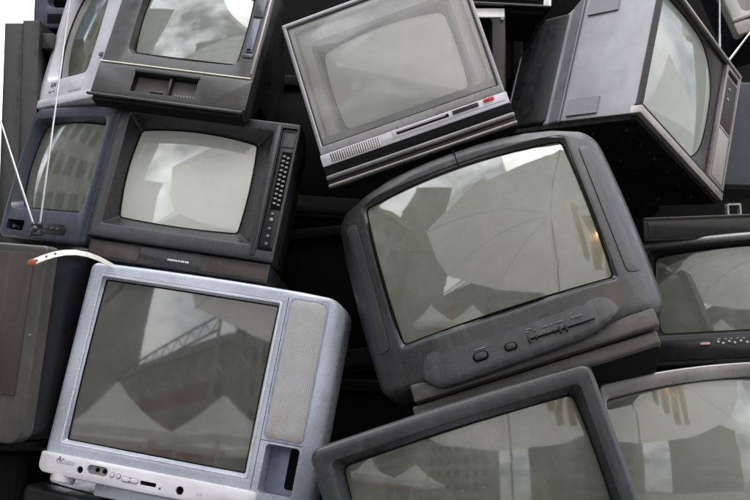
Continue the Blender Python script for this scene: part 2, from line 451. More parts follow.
knob(bm, -.230-.012, .024, .0095, -.03, .006); knob(bm, .051, .021, .0115, -.03, .010); pad(bm, -.064, -.017, .0165, .0275, .003, -.03, .004)
knob(bm, -.005, .016, .0035, -.03, .0)
cut(st, bm)
part('jack_panel', 'keys', t, (-.2215, -.1605, .0195, .0425, .0112, -.004, .005, .001))
for a in ((-.194, .0325, .0062, -.0052, -.003, .0004), (-.173, .0315, .0062, -.0052, -.003, .0004), (.051, .021, .0110, -.0035, -.0006, .0004), (-.242, .024, .0090, -.0035, -.0006, .0004)):
    bm = bmesh.new(); knob(bm, *a); finish('socket', bm, M['hole'], t)
part('slot', 'hole', t, (-.0635, -.0175, .017, .027, .002, -.0045, -.0006, .0004))
for x in (-.146, -.1275):
    bm = bmesh.new(); knob(bm, x, .0268, .0072, -.0128, -.008, .0004); rim = finish('button_rim', bm, M['ink'], t)
    bm = bmesh.new(); knob(bm, x, .0268, .0056, -.0155, -.0126, .001); finish('button', bm, M['strip'], t)
part('button_rim', 'ink', t, (-.118, -.068, .0155, .0295, .0065, -.0128, -.008, .0004))
for x0, x1 in ((-.1165, -.0935), (-.0925, -.0695)):
    part('button', 'strip', t, (x0, x1, .017, .028, .0052, -.0155, -.0126, .001))
writing('logo', 'Ar', .020, -.316, -.0123, .0355, 'ink', t, .25, 1.0, .0003)
writing('logo', 'cuno', .0145, -.2945, -.0123, .0345, 'inklite', t, .25, 1.15)
part('logo_underline', 'inklite', t, (-.314, -.262, .0315, .0322, .0003, -.0125, -.0115, .0001))
writing('lettering', 'AV', .011, .098, -.0123, .017, 'inklite', t, .2, 1.2)
bm = bmesh.new(); pad(bm, -.20, .32, -.038, -.002, .008, .012, .30, .004); finish('base', bm, M['silver'], t)
for x in (-.30, .30):
    bm = bmesh.new(); tube(bm, [(x, .02, -.022), (x, .02, -.016), (x, .02, .002)], [.030, .034, .034], 20); finish('foot', bm, M['strip'], t)
SILVER = t

# ---- set with the number keys, upper left row
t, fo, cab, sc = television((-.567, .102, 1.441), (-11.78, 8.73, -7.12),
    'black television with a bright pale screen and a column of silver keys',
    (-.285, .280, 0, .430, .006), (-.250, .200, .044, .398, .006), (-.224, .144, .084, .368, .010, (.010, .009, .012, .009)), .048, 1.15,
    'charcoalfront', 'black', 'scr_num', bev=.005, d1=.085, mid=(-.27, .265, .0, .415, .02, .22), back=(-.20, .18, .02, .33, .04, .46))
bm = bmesh.new(); pad(bm, .226, .272, .030, .414, .002, -.03, .010, .0005); cut(fo, bm)
part('key_panel', 'black', t, (.2265, .2715, .0305, .4135, .002, .0075, .012, .0004))
part('panel_door', 'charcoalfront', t, (.2085, .2235, .012, .418, .003, -.005, .004, .0015))
bm = bmesh.new(); loft(bm, [ring((.229, .270, .355, .408, .006), .009), ring((.229, .270, .355, .408, .006), .005), ring((.2315, .2675, .3575, .4055, .005), .005), ring((.2315, .2675, .3575, .4055, .005), .009)], closed=True)
finish('panel_frame', bm, M['charcoalfront'], t)
part('key_recess', 'hole', t, (.238, .2685, .158, .340, .002, .0060, .0080, .0004))
for i in range(11):
    for j in range(2):
        x = .2425+.0130*j; z = .322-.0148*i-.004*j
        o = part('key', 'keys', t, (x, x+.0088, z, z+.0058, .0015, .003, .007, .001))
for z, r_ in ((.143, .0045), (.125, .0055), (.098, .0045), (.075, .0045), (.052, .0045)):
    bm = bmesh.new(); knob(bm, .250, z, r_, -.002, .008, .0015); finish('knob', bm, M['ink'] if r_ < .005 else M['keys'], t)
part('latch', 'hole', t, (.232, .268, .034, .043, .001, .003, .008, .0005))
bm = bmesh.new(); pad(bm, -.278, .272, -.060, -.002, .004, .016, .36, .004); bs = finish('base', bm, M['charcoalfront'], t)
for x0, x1 in ((-.270, -.120), (.070, .264)):
    part('speaker_cloth', 'brownfabric', t, (x0, x1, -.053, -.009, .003, .0135, .0175, .001))
for x, l in ((-.032, .020), (-.011, .009), (.000, .006), (.008, .011), (.021, .012)): part('lettering', 'inkwhite', t, (x, x+l, -.0365, -.0315, .0006, .0150, .0165, .0002))

# ---- black set with the cream trim line, top left
t, fo, cab, sc = television((-.617, .132, 1.875), (-15.86, 9.05, -7.55),
    'black television at the top left with a cream line above an open pocket',
    (-.243, .240, 0, .468, .012), (-.170, .178, .158, .425, .020, (.006, .004, .006, .004)), (-.157, .168, .171, .412, .010, (.008, .006, .008, .006)), .018, 1.0,
    'warmblack', 'black', 'scr_line', bev=.007, d1=.06, mid=(-.237, .234, .10, .462, .01, .16), back=(-.19, .20, .14, .40, .04, .46))
part('trim_line', 'whiteline', t, (-.2445, .232, .1115, .1150, .0012, -.0085, .004, .001))
bm = bmesh.new(); pad(bm, -.2435, .2405, .004, .1095, .006, -.006, .03, .003); lp = finish('lower_panel', bm, M['warmblack'], t)
bm = bmesh.new(); pad(bm, -.122, .078, .024, .088, .003, -.03, .024, .0005); cut(lp, bm); bm = bmesh.new(); pad(bm, -.122, .078, .024, .088, .003, -.03, .0275, .0005); cut(fo, bm)
part('pocket_floor', 'pocketdust', t, (-.1215, .0775, .0245, .0875, .003, .0215, .0255, .0005))
part('pocket_divider', 'black', t, (-.012, -.004, .025, .087, .001, -.002, .022, .0005))
for i in range(7):
    bm = bmesh.new(); knob(bm, .012+.0095*i, .035, .0034, .010, .022, .001); finish('control_peg', bm, M['ink'], t)
part('control_lever', 'black', t, (-.068, -.030, .034, .041, .003, .008, .022, .001))
part('pocket_lid', 'black', t, (-.124, .080, .0885, .100, .003, -.011, -.004, .0015))
bm = bmesh.new(); pad(bm, -.238, .226, -.014, .001, .004, .006, .050, .003); finish('base', bm, M['deepblack'], t)
part('base_trim', 'charcoalfront', t, (-.249, .236, -.008, .0, .003, -.0165, -.010, .0015))
part('label_plate', 'bluetag', t, (.192, .214, .205, .322, .003, -.004, .004, .001))
part('plate_clip', 'hole', t, (.1965, .2085, .2085, .215, .001, -.0055, -.003, .0004))
part('side_trim', 'brownmetal', t, (.2255, .2325, .13, .462, .002, -.003, .004, .001))
part('plate_frame', 'charcoalfront', t, (.187, .219, .185, .200, .003, -.003, .004, .001)); part('plate_frame', 'charcoalfront', t, (.187, .219, .330, .40, .003, -.003, .004, .001))

# ---- pale television with the curved side, top left edge
t, fo, cab, sc = television((-1.036, .451, 1.960), (-12.44, 5.54, -48.15),
    'pale lilac-grey television turned away at the left, behind the black set with the cream line',
    (-.244, .244, 0, .50, .02), (-.192, .124, .092, .445, .02, (.0, .01, .006, .010)), (-.178, .108, .106, .430, .03, (.006, .008, .008, .02)), .03, .9,
    'palegrey', 'charcoal', 'scr_left', bev=.014, d1=.06, mid=(-.22, .22, .01, .48, .04, .14), back=(-.12, .12, .06, .36, .06, .30))
part('lower_lip', 'palegrey', t, (-.246, .246, -.010, .022, .010, -.008, .05, .006))
writing('lettering', 'SLIM', .021, -.142, -.0012, .066, 'ink', t, .1, 1.1, .0004)
part('small_print', 'ink', t, (-.145, -.120, .044, .049, .001, -.0006, .001, .0002))
part('small_print', 'ink', t, (-.114, -.094, .046, .051, .001, -.0006, .001, .0002))
part('latch', 'ink', t, (.200, .220, .135, .147, .002, -.008, .004, .002))
part('door', 'palegrey', t, (.02, .12, .034, .075, .004, -.0025, .004, .001))

# ---- navy television below it
t, fo, cab, sc = television((-1.066, .348, 1.488), (-11.27, 7.61, -40.8),
    'navy-charcoal television seen behind the two antenna rods, facing left',
    (-.266, .253, 0, .450, (.03, .02, .02, .05), (0, 0, .006, .010)), (-.236, .196, .100, .410, .024, (.004, .004, .006, .010)), (-.222, .182, .113, .396, .03, (.006, .006, .008, .010)), .028, 1.0,
    'bluebk', 'brownfabric', 'scr_left', bev=.016, d1=.075, mid=(-.25, .245, .0, .42, .04, .16), back=(-.12, .10, .06, .33, .06, .34))
bm = bmesh.new(); pad(bm, -.222, -.112, .026, .060, .004, -.03, .03, .0005); cut(fo, bm)
part('pocket_floor', 'hole', t, (-.2215, -.1125, .0265, .0595, .004, .027, .0295, .0004))
bm = bmesh.new(); knob(bm, -.190, .040, .006, .008, .027, .001); finish('socket', bm, M['brownmetal'], t)
bm = bmesh.new(); pad(bm, -.036, .144, .026, .060, .0165, -.003, .006, .0015); ov = finish('control_plate', bm, M['black'], t)
for x in (.0, .035, .07, .105): part('button', 'bluebk', t, (x-.010, x+.010, .039, .047, .003, -.006, -.002, .001))

# ---- big brown speaker set at the left edge
t, fo, cab, sc = television((-1.238, .054, .922), (-2.70, 5.37, -18.93),
    'dusty brown television at the left edge with a cloth speaker panel, under the antenna',
    (-.300, .300, 0, .545, (.03, .05, .012, .012)), (-.262, .085, .09, .50, .02), (-.25, .073, .10, .49, .03), .03, 1.0,
    'browngrey', 'black', 'scr_dark', bev=.008, d1=.05, mid=(-.29, .297, .005, .537, .012, .36), back=(-.24, .24, .03, .48, .05, .44))
part('speaker_cloth', 'brownfabric', t, (.108, .262, .130, .522, .004, -.004, .006, .002))
part('screw', 'metal', t, (.281, .287, .295, .301, .0029, -.003, .002, .0008))
part('lower_skirt', 'deepblack', t, (-.285, .270, -.020, .004, .008, .01, .30, .004))
BROWN = t

# ---- set under the clear pane, top centre
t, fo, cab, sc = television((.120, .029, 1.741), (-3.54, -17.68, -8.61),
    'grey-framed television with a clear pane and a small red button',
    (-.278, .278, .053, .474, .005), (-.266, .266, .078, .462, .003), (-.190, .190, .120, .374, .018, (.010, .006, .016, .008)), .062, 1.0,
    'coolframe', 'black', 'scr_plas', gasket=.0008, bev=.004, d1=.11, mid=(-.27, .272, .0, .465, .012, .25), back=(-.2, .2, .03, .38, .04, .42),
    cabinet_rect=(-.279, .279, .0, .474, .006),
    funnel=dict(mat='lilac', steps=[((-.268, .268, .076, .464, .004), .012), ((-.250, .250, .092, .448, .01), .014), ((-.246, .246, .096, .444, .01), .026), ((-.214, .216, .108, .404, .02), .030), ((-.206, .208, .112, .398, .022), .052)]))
bm = bmesh.new()
def pgy(p): return .062+((p.x)**2+(p.z-.247)**2-(.19**2+.127**2)*.55)/2.0
sa = (-.207, .209, .111, .399, .022); sg = (-.190, .190, .120, .374, .018, (.010, .006, .016, .008))
g1 = ring(sg, 0, -.0015); g2 = ring(sg, 0, -.0015)
for p in g1: p.y = pgy(p)-.0045
for p in g2: p.y = pgy(p)+.012
loft(bm, [ring(sa, .070), ring(sa, .0495), ring((-.201, .203, .116, .394, .022), .0505), g1, g2], closed=True); finish('screen_surround', bm, M['funnelgrey'], t)  # grey surround: shading of the inner funnel step put into the colour
bm = bmesh.new(); loft(bm, [ring((-.2505, .2505, .0915, .4485, .01), .020), ring((-.2505, .2505, .0915, .4485, .01), .0125), ring((-.244, .244, .098, .442, .01), .0125), ring((-.244, .244, .098, .442, .01), .020)], closed=True)
finish('funnel_trim', bm, M['paletrim'], t)
part('lower_band', 'funnelgrey', t, (-.2645, .2645, .0795, .104, .002, .0098, .0125, .0005))
bm = bmesh.new(); pad(bm, -.2655, .2655, .0785, .4615, .002, .007, .009, .0005); finish('pane', bm, M['pane'], t)
bm = bmesh.new(); loft(bm, [ring((-.2665, .2665, .0775, .4625, .003), .010), ring((-.2665, .2665, .0775, .4625, .003), .0045), ring((-.2628, .2628, .0815, .4585, .003), .0045), ring((-.2628, .2628, .0815, .4585, .003), .010)], closed=True)
finish('pane_edge', bm, M['black'], t)
part('control_strip', 'palegrey', t, (-.280, .281, .017, .0525, .003, -.004, .08, .002))
part('speaker_slots', 'slots', t, (-.250, -.100, .0215, .0485, .002, -.0055, -.002, .0008))
part('slider_panel', 'palegrey', t, (-.062, .272, .0285, .0505, .002, -.0055, -.002, .0008))
part('slider_slot', 'hole', t, (-.048, .108, .0360, .0455, .001, -.0065, -.004, .0004))
part('slider', 'keys', t, (-.045, .100, .0405, .0440, .001, -.0085, -.005, .0006))
part('switch', 'black', t, (.120, .196, .0365, .0475, .001, -.0095, -.004, .001))
part('red_button', 'redpl', t, (.212, .243, .0400, .0490, .002, -.0105, -.004, .0015))
part('lower_panel', 'deepblack', t, (-.279, .281, -.012, .0170, .002, -.002, .10, .0015))
part('lower_rail', 'brownmetal', t, (-.281, .283, -.026, -.0125, .006, -.012, .10, .006))
part('bottom_skirt', 'black', t, (-.279, .281, -.041, -.0265, .002, .000, .10, .002))
part('bottom_rail', 'palebrown', t, (-.281, .283, -.047, -.0395, .0037, -.010, .012, .003))

# ---- large slate set in the middle
cy = lambda x, z: .075*(abs(x)/.378)**4
t, fo, cab, sc = television((.365, -.208, 1.156), (-15.90, -17.92, -9.88),
    'large slate-grey television with an arched top and side speaker panels',
    (-.388, .388, .0, .553, (.045, .045, .045, .045), (.004, .012, .052, .012)), (-.296, .298, .106, .546, .012, (.004, .002, .010, .002)), (-.286, .288, .117, .535, .012, (.004, .004, .010, .004)), .014, 1.05,
    'centre', 'centre', 'scr_centre', gasket=.006, bev=.030, d1=.13, yf=cy, mid=(-.35, .35, .0, .54, .06, .24), back=(-.21, .21, .05, .42, .06, .45))
for s in (-1, 1):
    bm = bmesh.new(); x0, x1 = sorted((s*.326, s*.376))
    pad(bm, x0, x1, .118, .505, .012, -.0035, .02, .002, lambda x, z: cy(x, z)+.022*max(0, (abs(x)-.35)/.03)**2, ne=12)
    finish('speaker_panel', bm, M['centrelite'], t)
part('top_seam', 'hole', t, (-.0016, .0016, .552, .6035, .0006, -.0005, .010, .0003))
chin = [(-.305, .050), (-.285, .026), (-.262, .010), (-.240, -.018), (-.215, -.034), (-.16, -.0355), (-.02, -.031), (.150, -.023), (.205, -.012), (.244, .004), (.290, .030), (.322, .052)]
def chin_z(x):
    for (xa, za), (xb, zb) in zip(chin, chin[1:]):
        if x <= xb: 
            q = (x-xa)/(xb-xa); return za+(zb-za)*q
    return chin[-1][1]
bm = bmesh.new(); grid = []
for i in range(73):
    x = -.305+.627*i/72; zb = sum(chin_z(min(.322, max(-.305, x+dx))) for dx in (-.012, -.006, 0, .006, .012))/5; zt = .094
    endf = max(0, 1-min(x+.305, .322-x)/.085)**2*.032
    colv = [(x, cy(x, zb)+.055, zb), (x, cy(x, zb)+.002+endf, zb)]
    for k in range(12):
        q = k/11; z = zb+.0035+(zt-zb-.0035)*q; colv.append((x, cy(x, z)-.0055+.0095*q**1.4+endf+.003*(k == 0), z))
    grid.append([bm.verts.new(p) for p in colv])
for a, b in zip(grid, grid[1:]):
    for k in range(len(a)-1): bm.faces.new((a[k], b[k], b[k+1], a[k+1]))
finish('control_panel', bm, M['chin'], t, angle=50)
for x, a, b in ((-.097, .021, .0115), (-.017, .017, .0105)):
    bm = bmesh.new(); pad(bm, x-a, x+a, .012-b, .012+b, b*.98, -.0080, .0, .001); o = finish('button_rim', bm, M['hole'], t)
    bm = bmesh.new(); pad(bm, x-a*.78, x+a*.78, .012-b*.74, .012+b*.74, b*.72, -.0105, -.007, .0015); finish('button', bm, M['charcoal'], t)
part('slider_slot', 'hole', t, (.034, .205, .0130, .0160, .0012, -.0075, -.003, .0004))
for x, hh in ((.033, .012), (.052, .006), (.070, .005), (.080, .005), (.100, .006), (.114, .012), (.130, .012)):
    bm = bmesh.new(); pad(bm, x-.0032, x+.0032, .015-hh*.85, .015+hh*.7, .0030, -.0135, -.006, .0015); finish('slider', bm, M['black'], t)
for a in [(x, x+l, z, z+.0030, .0005, -.0050, -.003, .0002) for x, l, z in ((.028, .010, .034), (.050, .006, .034), (.072, .014, .034), (.094, .006, .034), (.108, .020, .0345), (.150, .007, .034), (.160, .018, .034), (.030, .016, .040), (-.11, .03, .030))]: part('small_print', 'inkdim', t, a)
part('base', 'browngrey', t, (-.300, .352, -.042, .006, .006, .030, .072, .006)); part('lower_base', 'browngrey', t, (-.312, .340, -.082, -.046, .005, .050, .090, .006)); part('base_core', 'deepblack', t, (-.295, .335, -.084, .02, .004, .074, .36, .002))

# ---- slate set, bottom middle
t, fo, cab, sc = television((.336, -.291, .526), (-6.29, -17.76, -3.62),
    'slate-grey television cut off by the bottom edge, with a thick rounded frame and dusty screen',
    (-.372, .372, 0, .516, (.03, .03, .030, .03), (0, 0, .006, 0)), (-.322, .328, .08, .472, .014, (0, 0, .004, 0)), (-.302, .308, .10, .452, .016, (.004, .004, .006, .004)), .026, 1.1,
    'mid', 'mid', 'scr_mid', gasket=.011, bev=.018, d1=.11, mid=(-.35, .35, .01, .50, .04, .22), back=(-.22, .22, .04, .40, .06, .42))
part('base', 'black', t, (-.30, .30, -.03, .004, .008, .03, .34, .005))
for x in (.06, .10, .14, .18): part('button', 'black', t, (x, x+.022, .030, .040, .004, -.003, .004, .0015))
MIDSET = t

# ---- brown-grey framed set, bottom right
t, fo, cab, sc = television((.971, -.020, .615), (-10.06, -5.63, 6.15),
    'television in the bottom right corner with a thin brown-grey metallic rim around a pale screen',
    (-.299, .330, 0, .480, .018, (0, 0, .020, 0)), (-.283, .314, .06, .438, .014, (0, .004, .020, .004)), (-.277, .308, .067, .433, .02, (.006, .006, .026, .006)), .022, 1.0,
    'brownmetal', 'black', 'scr_right', bev=.006, d1=.06, mid=(-.27, .31, .0, .465, .03, .18), back=(-.18, .2, .04, .36, .05, .42))
part('base', 'black', t, (-.25, .28, -.03, .004, .008, .03, .34, .005))
for x in (.1, .14, .18): part('button', 'ink', t, (x, x+.02, .028, .036, .003, -.003, .004, .001))

# ---- black set, right edge
t, fo, cab, sc = television((1.158, .297, 1.104), (-11.13, -3.28, -19.12),
    'black television at the right edge with a brown top rail and a pink button',
    (-.320, .320, 0, .398, .012), (-.282, .280, .100, .384, .014, (0, 0, .004, .004)), (-.262, .265, .114, .372, .02, (.006, .006, .008, .006)), .03, .95,
    'black', 'black', 'scr_rm', bev=.008, d1=.07, mid=(-.29, .29, .0, .375, .02, .2), back=(-.2, .2, .03, .32, .04, .40))
bm = bmesh.new(); tube(bm, [(-.316, -.002, .402), (-.15, -.006, .4045), (0, -.006, .4055), (.15, -.006, .4045), (.316, -.002, .402)], .0135, 14); finish('top_rail', bm, M['brownmetal'], t)
part('control_panel', 'black', t, (-.308, .308, .018, .088, .004, -.004, .006, .002))
part('pink_button', 'pinkpl', t, (-.146, -.116, .0625, .0710, .003, -.010, -.003, .002))
for i, x in enumerate((-.092, -.078, -.060, -.044, -.026, -.008)):
    bm = bmesh.new(); knob(bm, x, .066 if i % 2 else .071, .0042, -.008, -.003, .001); finish('knob', bm, M['inklite'], t)
for x in (-.094, -.074, -.058, -.040, -.022): part('small_print', 'inklite', t, (x, x+.009, .079, .0815, .0005, -.0048, -.003, .0001))
part('base', 'deepblack', t, (-.28, .28, -.03, .004, .008, .03, .30, .005))

# ---- tilted set, top right
t, fo, cab, sc = television((1.016, .448, 1.757), (3.05, 18.60, 48.20),
    'tilted television at the upper right with a big lilac-grey side panel and dark studded underside',
    (-.335, .312, .004, .500, .004), (-.322, .300, .040, .486, .004), (-.318, .135, .044, .470, (.03, .12, .14, .03), (.0, .02, .01, .0)), .022, 2.2,
    'darkbrown', 'sidegrey', 'scr_tilt', bev=.003, d1=.018, mid=(-.330, .307, .008, .495, .004, .285), back=(-.22, .2, .04, .40, .04, .60),
    funnel=dict(mat='darkbrown', steps=[((-.324, .302, .038, .488, .004), .012), ((-.320, .160, .042, .476, (.03, .10, .12, .03), (.0, .02, .01, .0)), .014)]))
# trims on the four front edges
part('top_trim', 'palebrown', t, (-.338, .315, .492, .503, .003, -.007, .03, .003))
part('bottom_trim', 'palebrown', t, (-.338, .315, .002, .030, .003, -.007, .03, .003))
part('bottom_trim_edge', 'darkbrown', t, (-.337, .314, .0315, .0375, .002, -.006, .02, .002))
part('side_trim', 'brownmetal', t, (.3035, .314, .038, .491, .003, -.006, .03, .002))
part('side_trim', 'darkbrown', t, (-.3365, -.3265, .038, .491, .003, -.004, .004, .002))
part('control_strip', 'brownmetal', t, (.192, .3025, .040, .486, .003, -.003, .012, .001))
part('dial_panel', 'darkbrown', t, (.206, .292, .252, .440, .003, -.0045, .0, .001))
part('slot', 'hole', t, (.208, .288, .452, .470, .003, -.005, .0, .001))
part('speaker_ribs', 'ribs', t, (.204, .294, .052, .236, .003, -.0045, .0, .001))
part('strip_trim', 'palebrown', t, (.204, .294, .240, .246, .002, -.005, .0, .001))
for z in (.40, .36): 
    bm = bmesh.new(); knob(bm, .230, z, .006, -.009, -.003, .002); finish('knob', bm, M['keys'], t)
part('badge', 'ink', t, (.245, .285, .012, .018, .001, -.008, -.006, .0003))
# vents and the dark band on the left side panel (real plates standing 1.5 mm proud of the side)
def side_plate(name, mat, y0, y1, z0, z1, xs=-.3325, th=.004):
    bm = bmesh.new()
    vs = [bm.verts.new((x, y, z)) for x in (xs-th, xs+th) for y, z in ((y0, z0), (y1, z0), (y1, z1), (y0, z1))]
    for f in ((0, 1, 2, 3), (4, 5, 6, 7), (0, 1, 5, 4), (1, 2, 6, 5), (2, 3, 7, 6), (3, 0, 4, 7)): bm.faces.new([vs[i] for i in f])
    return finish(name, bm, M[mat], t, smooth=False)
side_plate('vent', 'vent', .150, .262, .022, .082); side_plate('vent', 'vent', .150, .262, .405, .465)
bm = bmesh.new(); loft(bm, [ring((-.334, .309, .005, .499, .006), .283), ring((-.334, .309, .005, .499, .006), .287, -.001), ring((-.31, .286, .014, .476, .012), .340), ring((-.30, .277, .02, .468, .02), .340, .004)], cap1=True)
finish('back_bevel', bm, M['sidegrey2'], t)
bm = bmesh.new(); loft(bm, [ring((-.300, .277, .02, .466, .02), .338), ring((-.298, .275, .02, .464, .02), .46), ring((-.20, .18, .04, .38, .03), .62), ring((-.19, .17, .05, .37, .03), .625)], cap1=True)
finish('back_cover', bm, M['black'], t)
bm = bmesh.new()
vs = [bm.verts.new(p) for z in (-.012, .003) for p in ((-.326, .012, z), (.303, .012, z), (.300, .46, z), (-.322, .46, z))]
for f in ((0, 1, 2, 3), (4, 5, 6, 7), (0, 1, 5, 4), (1, 2, 6, 5), (2, 3, 7, 6), (3, 0, 4, 7)): bm.faces.new([vs[i] for i in f])
finish('underside', bm, M['deepblack'], t, smooth=False)
for i in range(6):
    for j in range(3):
        bm = bmesh.new(); tube(bm, [(-.27+.10*i, .07+.12*j, -.020), (-.27+.10*i, .07+.12*j, -.010)], .006, 10); finish('stud', bm, M['charcoal'], t)

# ---- black television that carries the silver one, bottom left
t, fo, cab, sc = television((-.62, -.06, .305), (0, 9.0, -20),
    'black television underneath the silver-blue one in the bottom left corner',
    (-.46, .40, 0, .405, .02), (-.32, .24, .07, .345, .02), (-.31, .23, .08, .335, .03), .03, 1.1,
    'black', 'black', 'scr_dark', bev=.014, d1=.06, mid=(-.45, .39, .005, .398, .03, .34), back=(-.36, .3, .03, .36, .05, .56))
part('top_seam', 'charcoalfront', t, (-.43, .37, .4035, .4065, .0008, .066, .078, .0005))

# ---- sets behind the pile
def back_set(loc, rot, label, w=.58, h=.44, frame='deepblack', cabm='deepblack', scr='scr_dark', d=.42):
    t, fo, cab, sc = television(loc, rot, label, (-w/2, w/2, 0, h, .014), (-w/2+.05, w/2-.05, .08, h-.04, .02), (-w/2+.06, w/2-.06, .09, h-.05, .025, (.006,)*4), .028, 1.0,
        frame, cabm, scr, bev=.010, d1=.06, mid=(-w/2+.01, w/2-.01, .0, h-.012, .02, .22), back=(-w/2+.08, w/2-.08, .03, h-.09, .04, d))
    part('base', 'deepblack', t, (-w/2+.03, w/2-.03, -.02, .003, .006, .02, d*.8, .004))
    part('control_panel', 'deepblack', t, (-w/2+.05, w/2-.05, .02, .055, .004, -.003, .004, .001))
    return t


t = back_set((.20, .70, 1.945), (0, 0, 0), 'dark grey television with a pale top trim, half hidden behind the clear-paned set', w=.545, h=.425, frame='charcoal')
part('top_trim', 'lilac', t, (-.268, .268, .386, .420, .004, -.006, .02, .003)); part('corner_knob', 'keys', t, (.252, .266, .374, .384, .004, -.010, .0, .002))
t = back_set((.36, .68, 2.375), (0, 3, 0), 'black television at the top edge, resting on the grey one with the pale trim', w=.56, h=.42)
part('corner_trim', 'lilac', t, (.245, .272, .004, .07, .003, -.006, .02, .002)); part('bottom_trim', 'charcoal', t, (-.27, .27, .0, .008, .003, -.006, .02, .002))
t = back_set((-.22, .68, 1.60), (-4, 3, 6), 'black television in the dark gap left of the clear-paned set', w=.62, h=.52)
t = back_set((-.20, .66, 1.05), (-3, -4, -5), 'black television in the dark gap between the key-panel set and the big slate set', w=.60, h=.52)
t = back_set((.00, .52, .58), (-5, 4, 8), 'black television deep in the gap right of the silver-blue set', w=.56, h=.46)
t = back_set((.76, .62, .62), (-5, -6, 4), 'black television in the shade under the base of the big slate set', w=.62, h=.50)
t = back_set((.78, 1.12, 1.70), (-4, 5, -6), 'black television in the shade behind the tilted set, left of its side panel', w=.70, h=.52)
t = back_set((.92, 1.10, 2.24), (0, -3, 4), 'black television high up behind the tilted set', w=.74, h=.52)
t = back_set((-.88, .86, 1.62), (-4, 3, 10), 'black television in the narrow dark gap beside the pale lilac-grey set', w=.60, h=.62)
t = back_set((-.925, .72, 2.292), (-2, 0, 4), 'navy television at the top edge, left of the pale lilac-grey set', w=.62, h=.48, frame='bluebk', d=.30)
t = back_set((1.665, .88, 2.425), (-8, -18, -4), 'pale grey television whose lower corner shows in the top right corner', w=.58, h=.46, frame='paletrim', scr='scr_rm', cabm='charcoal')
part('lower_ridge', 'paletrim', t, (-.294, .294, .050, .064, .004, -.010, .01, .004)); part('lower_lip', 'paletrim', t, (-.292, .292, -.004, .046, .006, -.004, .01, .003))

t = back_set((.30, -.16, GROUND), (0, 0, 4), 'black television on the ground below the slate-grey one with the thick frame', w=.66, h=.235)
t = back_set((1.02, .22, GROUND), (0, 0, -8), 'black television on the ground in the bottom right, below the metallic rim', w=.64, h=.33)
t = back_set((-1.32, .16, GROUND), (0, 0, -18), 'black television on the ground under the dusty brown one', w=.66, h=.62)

# dark grey set seen from its side, right edge
t, fo, cab, sc = television((1.125, 1.06, 1.735), (0, 1.5, -78),
    'dark grey television seen side-on at the right edge, behind the tilted one',
    (-.30, .24, 0, .415, .012), (-.25, .19, .08, .375, .02), (-.24, .18, .09, .365, .025), .028, 1.0,
    'charcoal', 'charcoal', 'scr_dark', bev=.010, d1=.05, mid=(-.298, .238, .0, .413, .014, .36), back=(-.25, .20, .02, .37, .03, .50))
part('side_seam', 'deepblack', t, (.2375, .2405, .004, .02, .001, .07, .36, .0005))

# flat black recorder lying under the tilted set
rt = root('video_recorder', (1.18, .40, 1.502), (0, -2.2, 0), 'long flat black box with a small square loop on top, lying on the right-edge television', 'video recorder')
bm = bmesh.new(); pad(bm, -.315, .315, 0, .074, .004, 0, .34, .004); finish('case', bm, M['black'], rt)
part('front_lip', 'charcoal', rt, (-.312, .312, .068, .076, .002, -.004, .05, .002)); part('front_panel', 'black', rt, (-.30, .30, .010, .060, .004, -.003, .003, .001))
bm = bmesh.new(); lo = (-.026, .020, .0755, .117, .006); li = (-.0205, .0145, .081, .1115, .004)
loft(bm, [ring(lo, .06), ring(lo, .036), ring(li, .036), ring(li, .06)], closed=True); finish('handle', bm, M['paletrim'], rt)

# tall cabinet, left edge
ct = root('wooden_cabinet', (-1.232, .60, GROUND), (0, 0, 0), 'tall dark grey cabinet standing at the left edge behind the antenna rods', 'cabinet')
bm = bmesh.new(); pad(bm, -.064, .002, 0, 2.038, .003, 0, .34, .003); finish('side_panel', bm, M['warmblack'], ct)
bm = bmesh.new(); pad(bm, .004, .062, 0, 2.044, .003, -.012, .34, .003); finish('front_panel', bm, M['warmblack'], ct)
bm = bmesh.new(); pad(bm, .0635, .105, 1.950, 2.005, .004, .01, .30, .003); finish('cross_rail', bm, M['warmblack'], ct)

# added black panel behind the pile, keeps sky light out of the gaps
wl = root('sky_blocker', (.75, 1.75, GROUND), (0, 0, 0), 'added black panel behind the pile, blocking sky light so the gaps stay dark', 'wall')
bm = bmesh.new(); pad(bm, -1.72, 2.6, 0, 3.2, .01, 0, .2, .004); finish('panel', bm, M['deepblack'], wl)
bm = bmesh.new(); pad(bm, -1.75, 2.63, 3.203, 3.26, .01, -.05, .25, .004); finish('blocker_cap', bm, M['deepblack'], wl)

# ---- antennas
def antenna(loc, rz, label, rods, rad=.0036):
    a = root('rabbit_ear_antenna', loc, (0, 0, rz), label, 'antenna')
    bm = bmesh.new(); tube(bm, [(0, 0, 0), (0, 0, .004), (0, 0, .014), (0, 0, .017)], [.018, .018, .015, .010], 20); finish('base', bm, M['black'], a)
    for i, tip in enumerate(rods):
        s = Vector(((-.009, .009)[i], 0, .030)); tip = Vector(tip); d = (tip-s)
        bm = bmesh.new()
        pts = [s, s+d*.32, s+d*.322, s+d*.62, s+d*.622, s+d]; tube(bm, pts, [rad, rad, rad*.8, rad*.8, rad*.62, rad*.62], 10)
        finish('rod', bm, M['metal'], a)
        bm = bmesh.new(); bmesh.ops.create_uvsphere(bm, u_segments=14, v_segments=10, radius=.0085, matrix=Matrix.Translation(s)); finish('ball_joint', bm, M['charcoal'], a)
    bm = bmesh.new(); bmesh.ops.create_uvsphere(bm, u_segments=10, v_segments=8, radius=.010, matrix=Matrix.Translation((0, -.012, .016))); finish('screw', bm, M['charcoal'], a)
    return a
antenna((-.955, .030, 1.472), 0, 'long pale antenna rods rising from the brown set at the left', [(-.235, .02, .66), (.075, .05, .86)])
antenna((1.285, .80, 2.150), 0, 'short antenna with two rods on the dark grey set at the right edge', [(.004, .0, .42), (.19, .02, .26)], .0048)

